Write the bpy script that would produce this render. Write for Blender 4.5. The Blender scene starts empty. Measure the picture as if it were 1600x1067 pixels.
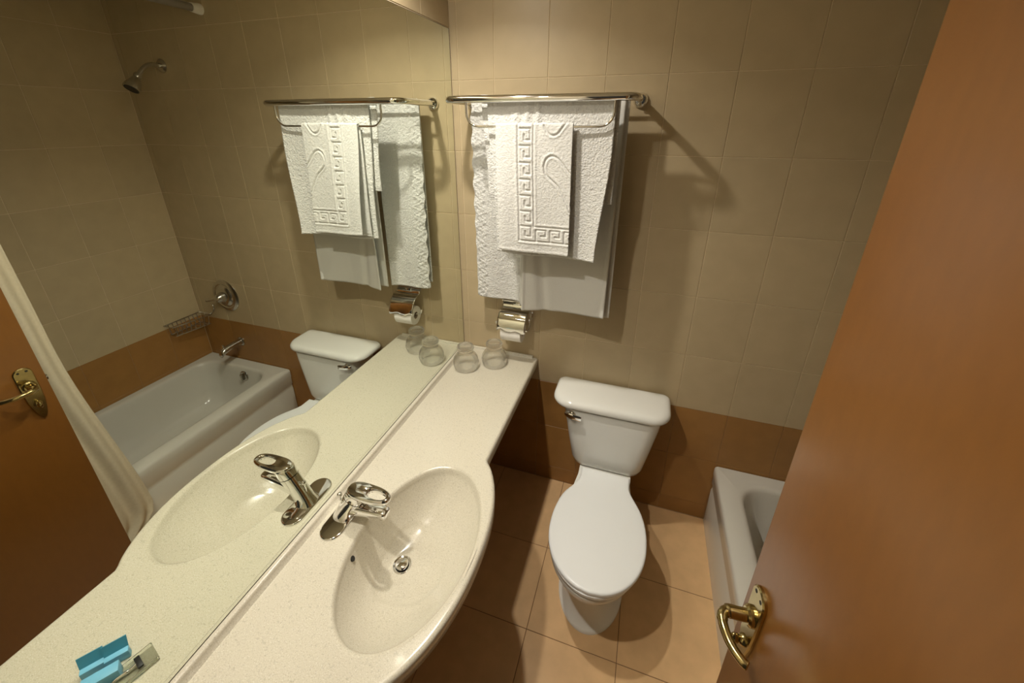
import bpy, bmesh, math, random
import numpy as np
from mathutils import Vector, Matrix

# ------------------------------------------------------------------ camera, world, exposure
sc = bpy.context.scene
C = sc.collection
cd = bpy.data.cameras.new('camera')
cam = bpy.data.objects.new('camera', cd)
C.objects.link(cam)
cam.location = (0.8274, -1.7124, 1.8921)
cam.rotation_euler = (1.1866, 0.0003, 0.3205)
cd.sensor_fit = 'HORIZONTAL'
cd.sensor_width = 36.0
cd.lens = 629.27 / 1600 * 36.0
cd.shift_x = 2.3 / 1600
cd.shift_y = -87.1 / 1600
cd.clip_start = 0.01
sc.camera = cam

w = bpy.data.worlds.new('world')
sc.world = w
w.use_nodes = True
w.node_tree.nodes['Background'].inputs[0].default_value = (1.0, 0.85, 0.65, 1)
w.node_tree.nodes['Background'].inputs[1].default_value = 0.03

sc.view_settings.view_transform = 'Standard'
sc.view_settings.look = 'None'
sc.view_settings.gamma = 1.0
sc.view_settings.exposure = 0.0
sc.view_settings.use_curve_mapping = False
sc.cycles.use_denoising = True
sc.cycles.max_bounces = 12
sc.cycles.glossy_bounces = 8
sc.cycles.transmission_bounces = 10
sc.cycles.sample_clamp_indirect = 8.0
sc.cycles.blur_glossy = 0.3

LAMP_L = 300.0                     # radiance of the recessed lamps
LAMP_COL = (1.0, 0.94, 0.84)
LAMP_XY = [(0.18, -0.66, 1.0), (0.18, -1.36, 1.0)]
CEIL_Z = 2.5
LAMP_W, LAMP_SPREAD = 8.2, 140.0   # directed beam of each lamp

# ------------------------------------------------------------------ materials
MATS = {}


def nt(name):
    m = bpy.data.materials.new(name)
    m.use_nodes = True
    t = m.node_tree
    b = t.nodes['Principled BSDF']
    return m, t, b


def setin(b, **k):
    names = dict(col='Base Color', rough='Roughness', metal='Metallic', spec='Specular IOR Level', coat='Coat Weight',
                 coatr='Coat Roughness', trans='Transmission Weight', ior='IOR', sheen='Sheen Weight', sss='Subsurface Weight')
    for a, v in k.items():
        b.inputs[names[a]].default_value = (*v, 1) if a == 'col' else v


def noise(t, scale, detail=3.0, coord='Object', rough=0.5):
    tc = t.nodes.new('ShaderNodeTexCoord')
    n = t.nodes.new('ShaderNodeTexNoise')
    n.inputs['Scale'].default_value = scale
    n.inputs['Detail'].default_value = detail
    n.inputs['Roughness'].default_value = rough
    t.links.new(tc.outputs[coord], n.inputs['Vector'])
    return n


def ramp(t, src, stops):
    r = t.nodes.new('ShaderNodeValToRGB')
    e = r.color_ramp.elements
    while len(e) < len(stops):
        e.new(0.5)
    for x, (p, c) in zip(e, stops):
        x.position = p
        x.color = (*c, 1)
    t.links.new(src, r.inputs[0])
    return r


def bump(t, b, src, strength, dist=0.002):
    n = t.nodes.new('ShaderNodeBump')
    n.inputs['Strength'].default_value = strength
    n.inputs['Distance'].default_value = dist
    t.links.new(src, n.inputs['Height'])
    t.links.new(n.outputs[0], b.inputs['Normal'])
    return n


def mul(c, k):
    return tuple(x * k for x in c)


def mat_plain(name, col, rough=0.4, metal=0.0, spec=0.5, coat=0.0, nscale=0, nvar=0.06, bscale=0, bstr=0.1, bdist=0.002):
    m, t, b = nt(name)
    setin(b, col=col, rough=rough, metal=metal, spec=spec, coat=coat)
    if nscale:
        n = noise(t, nscale)
        r = ramp(t, n.outputs['Fac'], [(0.3, mul(col, 1 - nvar)), (0.7, mul(col, 1 + nvar))])
        t.links.new(r.outputs[0], b.inputs['Base Color'])
    if bscale:
        n = noise(t, bscale, 2.0)
        bump(t, b, n.outputs['Fac'], bstr, bdist)
    MATS[name] = m
    return m


def mat_tile(name, col, rough, var=0.05, spec=0.5, mott=0.07):
    m, t, b = nt(name)
    setin(b, col=col, rough=rough, spec=spec)
    oi = t.nodes.new('ShaderNodeObjectInfo')
    tc = t.nodes.new('ShaderNodeTexCoord')
    add = t.nodes.new('ShaderNodeVectorMath'); add.operation = 'ADD'
    t.links.new(tc.outputs['Object'], add.inputs[0]); t.links.new(oi.outputs['Location'], add.inputs[1])
    n = t.nodes.new('ShaderNodeTexNoise'); n.inputs['Scale'].default_value = 14; n.inputs['Detail'].default_value = 5
    t.links.new(add.outputs[0], n.inputs['Vector'])
    r = ramp(t, n.outputs['Fac'], [(0.3, mul(col, 1 - mott)), (0.7, mul(col, 1 + mott))])
    mr = t.nodes.new('ShaderNodeMapRange')
    mr.inputs[3].default_value = 1 - var; mr.inputs[4].default_value = 1 + var
    t.links.new(oi.outputs['Random'], mr.inputs[0])
    mx = t.nodes.new('ShaderNodeVectorMath'); mx.operation = 'SCALE'
    t.links.new(r.outputs[0], mx.inputs[0]); t.links.new(mr.outputs[0], mx.inputs[3])
    t.links.new(mx.outputs[0], b.inputs['Base Color'])
    n2 = t.nodes.new('ShaderNodeTexNoise'); n2.inputs['Scale'].default_value = 60
    t.links.new(add.outputs[0], n2.inputs['Vector'])
    bump(t, b, n2.outputs['Fac'], 0.08, 0.002)
    MATS[name] = m
    return m


mat_tile('tan_tile', (0.495, 0.392, 0.240), 0.38, spec=0.45, var=0.025, mott=0.035)
mat_tile('brown_tile', (0.33, 0.165, 0.047), 0.35, spec=0.4)
mat_tile('floor_tile', (0.66, 0.425, 0.215), 0.38, var=0.03, spec=0.4)
mat_plain('grout', (0.70, 0.58, 0.39), 0.9, nscale=80)
mat_plain('brown_grout', (0.34, 0.20, 0.09), 0.9, nscale=80)
mat_plain('floor_grout', (0.20, 0.11, 0.05), 0.9, nscale=80)
mat_plain('plaster', (0.52, 0.45, 0.33), 0.8, nscale=20, nvar=0.03)
mat_plain('chrome', (0.86, 0.86, 0.85), 0.06, metal=1.0, nscale=30, nvar=0.01)
mat_plain('dull_chrome', (0.60, 0.58, 0.53), 0.22, metal=1.0, nscale=30, nvar=0.03)
mat_plain('brass', (0.50, 0.40, 0.18), 0.18, metal=1.0, nscale=60, nvar=0.08)
mat_plain('porcelain', (0.80, 0.79, 0.74), 0.10, coat=0.3, nscale=6, nvar=0.01)
mat_plain('seat_plastic', (0.84, 0.85, 0.84), 0.30, nscale=6, nvar=0.01)
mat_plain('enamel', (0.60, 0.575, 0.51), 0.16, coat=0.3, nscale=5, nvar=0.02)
mat_plain('black', (0.01, 0.009, 0.008), 0.5, nscale=30, nvar=0.1)
mat_plain('dark_edge', (0.035, 0.03, 0.025), 0.35, nscale=30, nvar=0.1)
mat_plain('paper', (0.86, 0.83, 0.78), 0.9, bscale=200, bstr=0.2, nscale=40, nvar=0.02)
mat_plain('curtain', (0.60, 0.52, 0.38), 0.75, nscale=90, nvar=0.04)
mat_plain('rod', (0.34, 0.31, 0.27), 0.35, metal=0.6, nscale=20, nvar=0.03)
mat_plain('white_plastic', (0.80, 0.76, 0.68), 0.4, nscale=20, nvar=0.02)
mat_plain('blue_card', (0.17, 0.45, 0.65), 0.45, nscale=30, nvar=0.08)
mat_plain('blue_card_dark', (0.045, 0.24, 0.36), 0.5, nscale=30, nvar=0.08)
mat_plain('lamp_trim', (0.75, 0.72, 0.66), 0.4, nscale=20, nvar=0.02)
mat_plain('card', (0.45, 0.36, 0.25), 0.9, nscale=40)
mat_plain('bracket', (0.30, 0.28, 0.25), 0.5, nscale=20, nvar=0.05)

# solid-surface counter: cream with fine specks
m, t, b = nt('counter')
setin(b, col=(0.78, 0.72, 0.58), rough=0.20, coat=0.15)
n = noise(t, 420, 1.0)
n2 = noise(t, 170, 1.0)
r = ramp(t, n.outputs['Fac'], [(0.30, (0.46, 0.415, 0.32)), (0.42, (0.575, 0.53, 0.425)), (0.62, (0.575, 0.53, 0.425)), (0.72, (0.69, 0.66, 0.58))])
r2 = ramp(t, n2.outputs['Fac'], [(0.28, (0.86, 0.86, 0.86)), (0.40, (1, 1, 1))])
mx = t.nodes.new('ShaderNodeMix'); mx.data_type = 'RGBA'; mx.blend_type = 'MULTIPLY'; mx.inputs[0].default_value = 1
t.links.new(r.outputs[0], mx.inputs[6]); t.links.new(r2.outputs[0], mx.inputs[7])
t.links.new(mx.outputs[2], b.inputs['Base Color'])
MATS['counter'] = m

# terry cloth
m, t, b = nt('terry')
setin(b, col=(0.63, 0.62, 0.59), rough=0.95, spec=0.1, sheen=0.2)
n = noise(t, 150, 2.0, rough=0.6)
n2 = noise(t, 75, 2.0)
mx = t.nodes.new('ShaderNodeMath'); mx.operation = 'ADD'
t.links.new(n.outputs['Fac'], mx.inputs[0]); t.links.new(n2.outputs['Fac'], mx.inputs[1])
bump(t, b, mx.outputs[0], 0.55, 0.008)
MATS['terry'] = m
m = m.copy(); m.name = 'terry_fine'
[x for x in m.node_tree.nodes if x.type == 'BUMP'][0].inputs['Strength'].default_value = 0.30
MATS['terry_fine'] = m
m, t, b = nt('flat_cotton')
setin(b, col=(0.64, 0.625, 0.58), rough=0.95, spec=0.1, sheen=0.15)
n = noise(t, 320, 2.0)
bump(t, b, n.outputs['Fac'], 0.4, 0.003)
MATS['flat_cotton'] = m

# varnished wood door
m, t, b = nt('door_wood')
setin(b, col=(0.25, 0.095, 0.022), rough=0.45, spec=0.4, coat=0.5, coatr=0.24)
tc = t.nodes.new('ShaderNodeTexCoord')
mp = t.nodes.new('ShaderNodeMapping'); mp.inputs['Scale'].default_value = (60, 60, 20)
n = t.nodes.new('ShaderNodeTexNoise'); n.inputs['Scale'].default_value = 1.0; n.inputs['Detail'].default_value = 6
t.links.new(tc.outputs['Object'], mp.inputs[0]); t.links.new(mp.outputs[0], n.inputs['Vector'])
r = ramp(t, n.outputs['Fac'], [(0.25, (0.168, 0.063, 0.0085)), (0.75, (0.188, 0.071, 0.0098))])
t.links.new(r.outputs[0], b.inputs['Base Color'])
MATS['door_wood'] = m

# mirror glass
m = bpy.data.materials.new('mirror_glass'); m.use_nodes = True
t = m.node_tree; t.nodes.clear()
o = t.nodes.new('ShaderNodeOutputMaterial'); g = t.nodes.new('ShaderNodeBsdfGlossy')
g.inputs['Color'].default_value = (0.87, 0.91, 0.83, 1); g.inputs['Roughness'].default_value = 0.0
t.links.new(g.outputs[0], o.inputs[0]); MATS['mirror_glass'] = m

m, t, b = nt('glass')
setin(b, col=(0.98, 0.99, 0.98), rough=0.0, trans=1.0, ior=1.45)
tp = t.nodes.new('ShaderNodeBsdfTransparent'); ms = t.nodes.new('ShaderNodeMixShader'); ms.inputs[0].default_value = 0.68
t.links.new(tp.outputs[0], ms.inputs[1]); t.links.new(b.outputs[0], ms.inputs[2]); t.links.new(ms.outputs[0], t.nodes['Material Output'].inputs[0])
MATS['glass'] = m
m, t, b = nt('clear_plastic')
setin(b, col=(0.93, 0.95, 0.88), rough=0.08, trans=0.95, ior=1.25); MATS['clear_plastic'] = m

m = bpy.data.materials.new('lamp_glow'); m.use_nodes = True
t = m.node_tree; t.nodes.clear()
o = t.nodes.new('ShaderNodeOutputMaterial'); g = t.nodes.new('ShaderNodeEmission')
g.inputs['Color'].default_value = (*LAMP_COL, 1); g.inputs['Strength'].default_value = LAMP_L
t.links.new(g.outputs[0], o.inputs[0]); MATS['lamp_glow'] = m

# ------------------------------------------------------------------ helpers


def root_of(p):
    v = Vector((0, 0, 0))
    while p is not None:
        v += Vector(p.location)
        p = p.parent
    return v


def finish(name, me, mat, parent=None, smooth=30, local=False):
    """link a mesh as one object; mesh data is given in room coordinates unless local"""
    if smooth:
        me.shade_smooth()
        me.set_sharp_from_angle(angle=math.radians(smooth))
    mats = mat if isinstance(mat, (list, tuple)) else [mat]
    for x in mats:
        me.materials.append(MATS[x])
    ob = bpy.data.objects.new(name, me)
    C.objects.link(ob)
    if parent is not None:
        ob.parent = parent
        if not local:
            me.transform(Matrix.Translation(-root_of(parent)))
    return ob


def obj(name, bm, mat, parent=None, smooth=30, local=False, fixn=True):
    me = bpy.data.meshes.new(name)
    if fixn:
        bmesh.ops.recalc_face_normals(bm, faces=bm.faces[:])
    bm.to_mesh(me)
    bm.free()
    return finish(name, me, mat, parent, smooth, local)


def recenter(ob, loc):
    """move a top-level mesh's origin to loc without moving its shape"""
    ob.data.transform(Matrix.Translation(-Vector(loc)))
    ob.location = loc
    return ob


def tag(ob, label, cat=None, group=None):
    ob['label'] = label
    if cat:
        ob['category'] = cat
    if group:
        ob['group'] = group
    return ob


def thing(name, label, cat, loc, group=None, rotz=0.0):
    e = bpy.data.objects.new(name, None)
    e.empty_display_size = 0.05
    C.objects.link(e)
    e.location = loc
    e.rotation_euler = (0, 0, rotz)
    return tag(e, label, cat, group)


def struct(ob):
    ob['kind'] = 'structure'
    return ob


def bm_box(bm, a, b, bev=0.0, seg=2):
    vs = [bm.verts.new((x, y, z)) for x in (a[0], b[0]) for y in (a[1], b[1]) for z in (a[2], b[2])]
    fs = [bm.faces.new([vs[i] for i in q]) for q in ((0, 1, 3, 2), (4, 6, 7, 5), (0, 4, 5, 1), (2, 3, 7, 6), (0, 2, 6, 4), (1, 5, 7, 3))]
    if bev:
        es = list({e for f in fs for e in f.edges})
        bmesh.ops.bevel(bm, geom=es, offset=bev, segments=seg, affect='EDGES', profile=0.5)
    return bm


def box(a, b, bev=0.0, seg=2):
    return bm_box(bmesh.new(), a, b, bev, seg)


def bm_loft(bm, rings, closed=True, cap0=True, cap1=True):
    vr = [[bm.verts.new(p) for p in r] for r in rings]
    n = len(vr[0])
    for a, b in zip(vr, vr[1:]):
        for i in range(n if closed else n - 1):
            j = (i + 1) % n
            bm.faces.new((a[i], a[j], b[j], b[i]))
    if cap0:
        bm.faces.new(vr[0][::-1])
    if cap1:
        bm.faces.new(vr[-1])
    return vr


def loft(rings, **k):
    bm = bmesh.new()
    bm_loft(bm, rings, **k)
    return bm


def spline(pts, n=8):
    """Catmull-Rom through the points"""
    P = [Vector(p) for p in pts]
    P = [2 * P[0] - P[1]] + P + [2 * P[-1] - P[-2]]
    out = []
    for i in range(1, len(P) - 2):
        a, b, c, d = P[i - 1:i + 3]
        for k in range(n):
            t = k / n
            out.append(0.5 * ((2 * b) + (c - a) * t + (2 * a - 5 * b + 4 * c - d) * t * t + (3 * b - a - 3 * c + d) * t ** 3))
    out.append(P[-2])
    return out


def bm_tube(bm, path, r, seg=12, caps=True, closed=False):
    P = [Vector(p) for p in path]
    n = len(P)
    rs = r if isinstance(r, (list, tuple)) else [r] * n
    T = []
    for i in range(n):
        if closed:
            d = P[(i + 1) % n] - P[i - 1]
        else:
            d = P[min(i + 1, n - 1)] - P[max(i - 1, 0)]
        T.append(d.normalized())
    up = Vector((0, 0, 1)) if abs(T[0].z) < 0.9 else Vector((1, 0, 0))
    N = (up - T[0] * up.dot(T[0])).normalized()
    rings = []
    for i in range(n):
        N = (N - T[i] * N.dot(T[i])).normalized()
        B = T[i].cross(N)
        rings.append([P[i] + (N * math.cos(a) + B * math.sin(a)) * rs[i] for a in [2 * math.pi * k / seg for k in range(seg)]])
    if closed:
        rings.append(rings[0])
    bm_loft(bm, rings, cap0=caps and not closed, cap1=caps and not closed)
    if closed:
        bmesh.ops.remove_doubles(bm, verts=bm.verts[:], dist=1e-6)
    return bm


def tube(path, r, seg=12, **k):
    return bm_tube(bmesh.new(), path, r, seg, **k)


def bm_lathe(bm, prof, origin, axis=(0, 0, 1), seg=32, closed=False):
    """prof: (radius, height along axis) pairs"""
    A = Vector(axis).normalized()
    U = A.orthogonal().normalized()
    V = A.cross(U)
    O = Vector(origin)
    rings = [[O + A * h + (U * math.cos(a) + V * math.sin(a)) * max(r, 1e-5) for a in [2 * math.pi * k / seg for k in range(seg)]] for r, h in prof]
    if closed:
        rings.append(rings[0])
    bm_loft(bm, rings, cap0=not closed, cap1=not closed)
    if closed:
        bmesh.ops.remove_doubles(bm, verts=bm.verts[:], dist=1e-6)
    return bm


def lathe(prof, origin, axis=(0, 0, 1), seg=32, **k):
    return bm_lathe(bmesh.new(), prof, origin, axis, seg, **k)


def rrect(x0, x1, y0, y1, radii, z, k=6):
    """rounded rectangle ring; radii for corners (x1,y1) (x0,y1) (x0,y0) (x1,y0)"""
    if not isinstance(radii, (list, tuple)):
        radii = [radii] * 4
    out = []
    for (cx, cy, sx, sy, a0), r in zip(((x1, y1, -1, -1, 0), (x0, y1, 1, -1, 90), (x0, y0, 1, 1, 180), (x1, y0, -1, 1, 270)), radii):
        for i in range(k + 1):
            a = math.radians(a0 + 90 * i / k)
            out.append((cx + sx * r + math.cos(a) * r, cy + sy * r + math.sin(a) * r, z))
    return out


def sst(a, b, x):
    t = min(1, max(0, (x - a) / (b - a)))
    return t * t * (3 - 2 * t)


# ------------------------------------------------------------------ room shell
TW, TH = 0.2226, 0.28
YF = -1.82                       # front wall (behind the camera)
XR = 2.01                        # right wall
ZB = 0.6555                      # top of the brown wainscot
T_TH = 0.0020                   # tile proud of the grout bed
_tm = {}


def tile_mesh(a, b, mat):
    """tile a wide, b high, lying in local xy, front face +z, chamfered front edge"""
    key = (round(a, 4), round(b, 4), mat)
    if key in _tm:
        return _tm[key]
    g, c = 0.0012, 0.0009
    x, y = a / 2 - g, b / 2 - g
    v = [(-x, -y, 0), (x, -y, 0), (x, y, 0), (-x, y, 0)]
    v += [(-x, -y, T_TH - c), (x, -y, T_TH - c), (x, y, T_TH - c), (-x, y, T_TH - c)]
    v += [(-x + c, -y + c, T_TH), (x - c, -y + c, T_TH), (x - c, y - c, T_TH), (-x + c, y - c, T_TH)]
    f = []
    for q in (0, 4):
        for i in range(4):
            j = (i + 1) % 4
            f.append((q + i, q + j, q + 4 + j, q + 4 + i))
    f.append((8, 9, 10, 11))
    me = bpy.data.meshes.new('tile')
    me.from_pydata(v, [], f)
    me.materials.append(MATS[mat])
    _tm[key] = me
    return me


def lay(parent, cols, rows, frame, matf, name='tile'):
    """frame(u, v) -> location on the grout bed; rotation from frame.rot"""
    for u0, u1 in zip(cols, cols[1:]):
        for v0, v1 in zip(rows, rows[1:]):
            if u1 - u0 < 0.006 or v1 - v0 < 0.006:
                continue
            mt = matf((u0 + u1) / 2, (v0 + v1) / 2)
            if mt is None:
                continue
            o = bpy.data.objects.new(name, tile_mesh(u1 - u0, v1 - v0, mt))
            C.objects.link(o)
            o.parent = parent
            p, rot = frame((u0 + u1) / 2, (v0 + v1) / 2)
            o.location = Vector(p) - root_of(parent)
            o.rotation_euler = rot


def cuts(lo, hi, first, step):
    out = [lo]
    v = first
    while v < hi - 1e-4:
        if v > lo + 1e-4:
            out.append(v)
        v += step
    return out + [hi]


ROWS = cuts(0.0, CEIL_Z, 0.0955, TH)
wallmat = lambda u, v: 'brown_tile' if v < ZB else 'tan_tile'

floor = struct(obj('floor', box((-0.12, YF - 0.12, -0.1), (XR + 0.12, 0.12, -T_TH)), 'floor_grout', smooth=0))
lay(floor, [0.0, 0.224, 0.577, 0.93, 1.36], cuts(YF, -0.3, -0.049 - 0.353 * 6, 0.353)[:-1] + [0.0], lambda u, v: ((u, v, -T_TH), (0, 0, 0)), lambda u, v: 'floor_tile')

wb = struct(obj('wall_back', box((-0.12, T_TH, -0.1), (XR + 0.12, 0.12, CEIL_Z)), 'grout', smooth=0))
obj('wainscot_grout', box((0, T_TH - 0.0006, 0), (XR, T_TH + 0.004, ZB)), 'brown_grout', wb, 0)
lay(wb, [0.0, 0.031] + cuts(0.031, XR, 0.1894, TW)[1:], ROWS, lambda u, v: ((u, T_TH, v), (math.pi / 2, 0, 0)), wallmat)

wr = struct(obj('wall_right', box((XR + T_TH, YF - 0.12, -0.1), (XR + 0.12, 0.12, CEIL_Z)), 'grout', smooth=0))
obj('wainscot_grout', box((XR + T_TH - 0.0006, YF, 0), (XR + T_TH + 0.004, 0, ZB)), 'brown_grout', wr, 0)
lay(wr, cuts(YF, 0.0, -TW * 8, TW), ROWS, lambda u, v: ((XR + T_TH, u, v), (math.pi / 2, 0, -math.pi / 2)), wallmat)

wl = struct(obj('wall_left', box((-0.12, YF - 0.12, -0.1), (-T_TH, 0.12, CEIL_Z)), 'grout', smooth=0))
obj('wainscot_grout', box((-T_TH - 0.004, YF, 0), (-T_TH + 0.0006, 0, ZB)), 'brown_grout', wl, 0)
lay(wl, cuts(YF, 0.0, -TW * 8, TW), sorted([r for r in ROWS] + [0.78, 2.246]), lambda u, v: ((-T_TH, u, v), (math.pi / 2, 0, math.pi / 2)),
    lambda u, v: None if 0.78 < v < 2.246 else wallmat(u, v))

ceil = struct(obj('ceiling', box((-0.12, YF - 0.12, CEIL_Z), (XR + 0.12, 0.12, CEIL_Z + 0.1)), 'plaster', smooth=0))
# front wall with the doorway the photographer stands in
DX0, DX1, DZ = 0.46, 1.235, 2.12
bm = bmesh.new()
for a, b_ in (((-0.12, YF - 0.12, -0.1), (DX0, YF, CEIL_Z)), ((DX1, YF - 0.12, -0.1), (XR + 0.12, YF, CEIL_Z)), ((DX0, YF - 0.12, DZ), (DX1, YF, CEIL_Z))):
    bm_box(bm, a, b_)
wf = struct(obj('wall_front', bm, 'plaster', smooth=0))

# ------------------------------------------------------------------ ceiling lamps
for i, (lx, ly, k) in enumerate(LAMP_XY):
    L = thing('ceiling_light', ('recessed round ceiling lamp over the counter nearer the towel wall', 'recessed round ceiling lamp over the counter nearer the doorway')[i],
              'lamp', (lx, ly, CEIL_Z), 'recessed ceiling lamps')
    obj('trim_ring', lathe([(0.030, 0.0), (0.060, 0.0), (0.060, -0.005), (0.054, -0.008), (0.036, -0.007), (0.030, -0.004)], (lx, ly, CEIL_Z), closed=True), 'lamp_trim', L)
    bm = bmesh.new()
    ring = [bm.verts.new((lx + 0.0295 * math.cos(a), ly + 0.0295 * math.sin(a), CEIL_Z - 0.005)) for a in [2 * math.pi * q / 24 for q in range(24)]]
    bm.faces.new(ring[::-1])
    obj('diffuser', bm, 'lamp_glow', L, 0, fixn=False)

    ld = bpy.data.lights.new('lamp_beam', 'AREA')
    ld.shape = 'DISK'; ld.size = 0.055; ld.energy = LAMP_W * k; ld.color = LAMP_COL; ld.spread = math.radians(LAMP_SPREAD)
    lo = bpy.data.objects.new('lamp_beam', ld); C.objects.link(lo); lo.parent = L; lo.location = (0, 0, -0.007)

# ------------------------------------------------------------------ mirror
bm = bmesh.new()
MZ0, MZ1, MY0, MY1 = 0.8056, 2.243, YF + 0.005, -0.004
mir = thing('vanity_mirror', 'large frameless mirror covering the left wall above the counter', 'mirror', (0.0, (MY0 + MY1) / 2, MZ0))
obj('mirror_backing', box((-T_TH + 0.0002, MY0, MZ0), (-0.0012, MY1, MZ1)), 'dark_edge', mir, 0)
bm_box(bm, (-0.001, MY0 + 0.0012, MZ0 + 0.0012), (0.0, MY1 - 0.0012, MZ1 - 0.0012))
obj('mirror_glass', bm, 'mirror_glass', mir, 0)
bm = bmesh.new()
bm_box(bm, (-0.0012, MY0, MZ1 - 0.0012), (0.0004, MY1, MZ1))
bm_box(bm, (-0.0012, MY0, MZ0), (0.0004, MY1, MZ0 + 0.0012))
bm_box(bm, (-0.0012, MY1 - 0.0012, MZ0), (0.0004, MY1, MZ1))
obj('mirror_edge', bm, 'dark_edge', mir, 0)

# ------------------------------------------------------------------ counter with moulded sink
CZ = 0.785
counter = thing('vanity_counter', 'long speckled cream counter with a moulded oval sink and bulging front edge', 'counter', (0.2, -0.9, 0.74))


def front_x(y):
    base = 0.405
    d = (y + 1.035) / 0.330
    return base + (0.105 * (max(0.0, 1 - abs(d) ** 2.3)) ** 0.8 if abs(d) < 1 else 0.0)


ys = [YF + 0.004]
y = -1.45
ys += list(np.linspace(-1.46, -0.62, 85)) + [-0.003]
edge = [(front_x(y), y) for y in ys]


def contour(off, z):
    """outline moved inward by off"""
    pts = []
    n = len(edge)
    for i, (x, y) in enumerate(edge):
        a = Vector(edge[max(0, i - 1)]); b_ = Vector(edge[min(n - 1, i + 1)])
        tt = (b_ - a).normalized()
        nx, ny = tt.y, -tt.x
        yy = y - ny * off if 0 < i < n - 1 else (y + off * 0 if i == 0 else y)
        pts.append((x - nx * off, yy, z))
    return [(0.0005, ys[0], z)] + pts + [(0.0005, ys[-1], z)]


bm = bmesh.new()
R = 0.011
prof = [(0.003, 0.742), (0.0, 0.746), (0.0, CZ - R)] + [(R - R * math.cos(a), CZ - R + R * math.sin(a)) for a in [math.radians(q) for q in (18, 36, 54, 72, 90)]] + [(R + 0.004, CZ)]
rings = [contour(o, z) for o, z in prof]
vr = [[bm.verts.new(p) for p in r] for r in rings]
n = len(vr[0])
for a, b_ in zip(vr, vr[1:]):
    for i in range(n - 1):
        bm.faces.new((a[i], a[i + 1], b_[i + 1], b_[i]))
outer = vr[-1]
# sink bowl rings
BX, BY, BA, BB = 0.318, -1.045, 0.170, 0.273
DRX, DRY, DRZ = 0.252, -1.035, 0.634
NB = 96


def bowl_ring(k, z):
    """k = 1 rim .. 0 drain"""
    out = []
    for q in range(NB):
        a = 2 * math.pi * q / NB
        ex = BX + BA * math.cos(a); ey = BY + BB * math.sin(a)
        dx = DRX + 0.021 * math.cos(a); dy = DRY + 0.021 * math.sin(a)
        # shallow scalloped step round the drain
        zz = z
        if 0.05 < k < 0.85:
            lob = 0.42 + 0.10 * math.cos(2 * a + 0.5) + 0.05 * math.cos(3 * a)
            zz += 0.0045 * (sst(lob - 0.02, lob + 0.05, k) - 0.6) * sst(0.05, 0.15, k) * (1 - sst(0.7, 0.85, k))
        out.append((dx + (ex - dx) * k, dy + (ey - dy) * k, zz))
    return out


def bowl_z(k):
    return DRZ + (CZ - 0.010 - DRZ) * (0.20 * k + 0.80 * k ** 2.8)


br = []
ks = list(np.linspace(0, 0.97, 34))
rimr = [(0.985, CZ - 0.0065), (1.0, CZ - 0.003), (1.012, CZ - 0.0008), (1.03, CZ), (1.05, CZ)]
for k in ks:
    br.append(bowl_ring(k, bowl_z(k)))
for k, z in rimr:
    br.append([(BX + BA * k * math.cos(a), BY + BB * k * math.sin(a), z) for a in [2 * math.pi * q / NB for q in range(NB)]])
bv = [[bm.verts.new(p) for p in r] for r in br]
for a, b_ in zip(bv, bv[1:]):
    for i in range(NB):
        j = (i + 1) % NB
        bm.faces.new((a[i], a[j], b_[j], b_[i]))
bm.faces.new(bv[0])
# flat top between outline and bowl
bm.edges.ensure_lookup_table()
es = []


def edge_of(a, b_):
    return bm.edges.get((a, b_)) or bm.edges.new((a, b_))


for i in range(n):
    es.append(edge_of(outer[i], outer[(i + 1) % n]))
for i in range(NB):
    es.append(edge_of(bv[-1][i], bv[-1][(i + 1) % NB]))
bmesh.ops.triangle_fill(bm, use_beauty=True, use_dissolve=False, edges=es)
# underside: flat soffit with the outer shell of the bowl hanging below it
sh = []
for k, z in ((1.0, 0.742), (0.94, 0.722), (0.84, 0.690), (0.70, 0.655), (0.50, 0.632), (0.25, 0.622), (0.0, 0.618)):
    sh.append([bm.verts.new((DRX + (BX - DRX) * k + (0.03 + (BA - 0.025) * k) * math.cos(a), DRY + (BY - DRY) * k + (0.03 + (BB - 0.025) * k) * math.sin(a), z)) for a in [2 * math.pi * q / NB for q in range(NB)]])
for a, b_ in zip(sh, sh[1:]):
    for i in range(NB):
        bm.faces.new((a[i], a[(i + 1) % NB], b_[(i + 1) % NB], b_[i]))
bm.faces.new(sh[-1])
es = [edge_of(vr[0][i], vr[0][(i + 1) % n]) for i in range(n)] + [edge_of(sh[0][i], sh[0][(i + 1) % NB]) for i in range(NB)]
bmesh.ops.triangle_fill(bm, use_beauty=True, use_dissolve=False, edges=es)
for i in range(len(vr) - 1):
    pass
obj('countertop', bm, 'counter', counter, 40)
# coved lip along mirror and end wall
bm = bmesh.new()
lip = [(0.0005, CZ - 0.002), (0.0005, CZ + 0.0195), (0.010, CZ + 0.0195), (0.0135, CZ + 0.017), (0.015, CZ + 0.012), (0.017, CZ + 0.005), (0.022, CZ + 0.001), (0.024, CZ - 0.002)]
bm_loft(bm, [[(x, y, z) for x, z in lip] for y in (YF + 0.004, -0.003)])
obj('back_lip', bm, 'counter', counter, 50)
bm = bmesh.new()
bm_loft(bm, [[(x, -0.0025 - yy * 0.7, CZ + (z - CZ) * 0.6) for yy, z in lip] for x in (0.012, 0.380)])
obj('end_lip', bm, 'counter', counter, 50)
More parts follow.
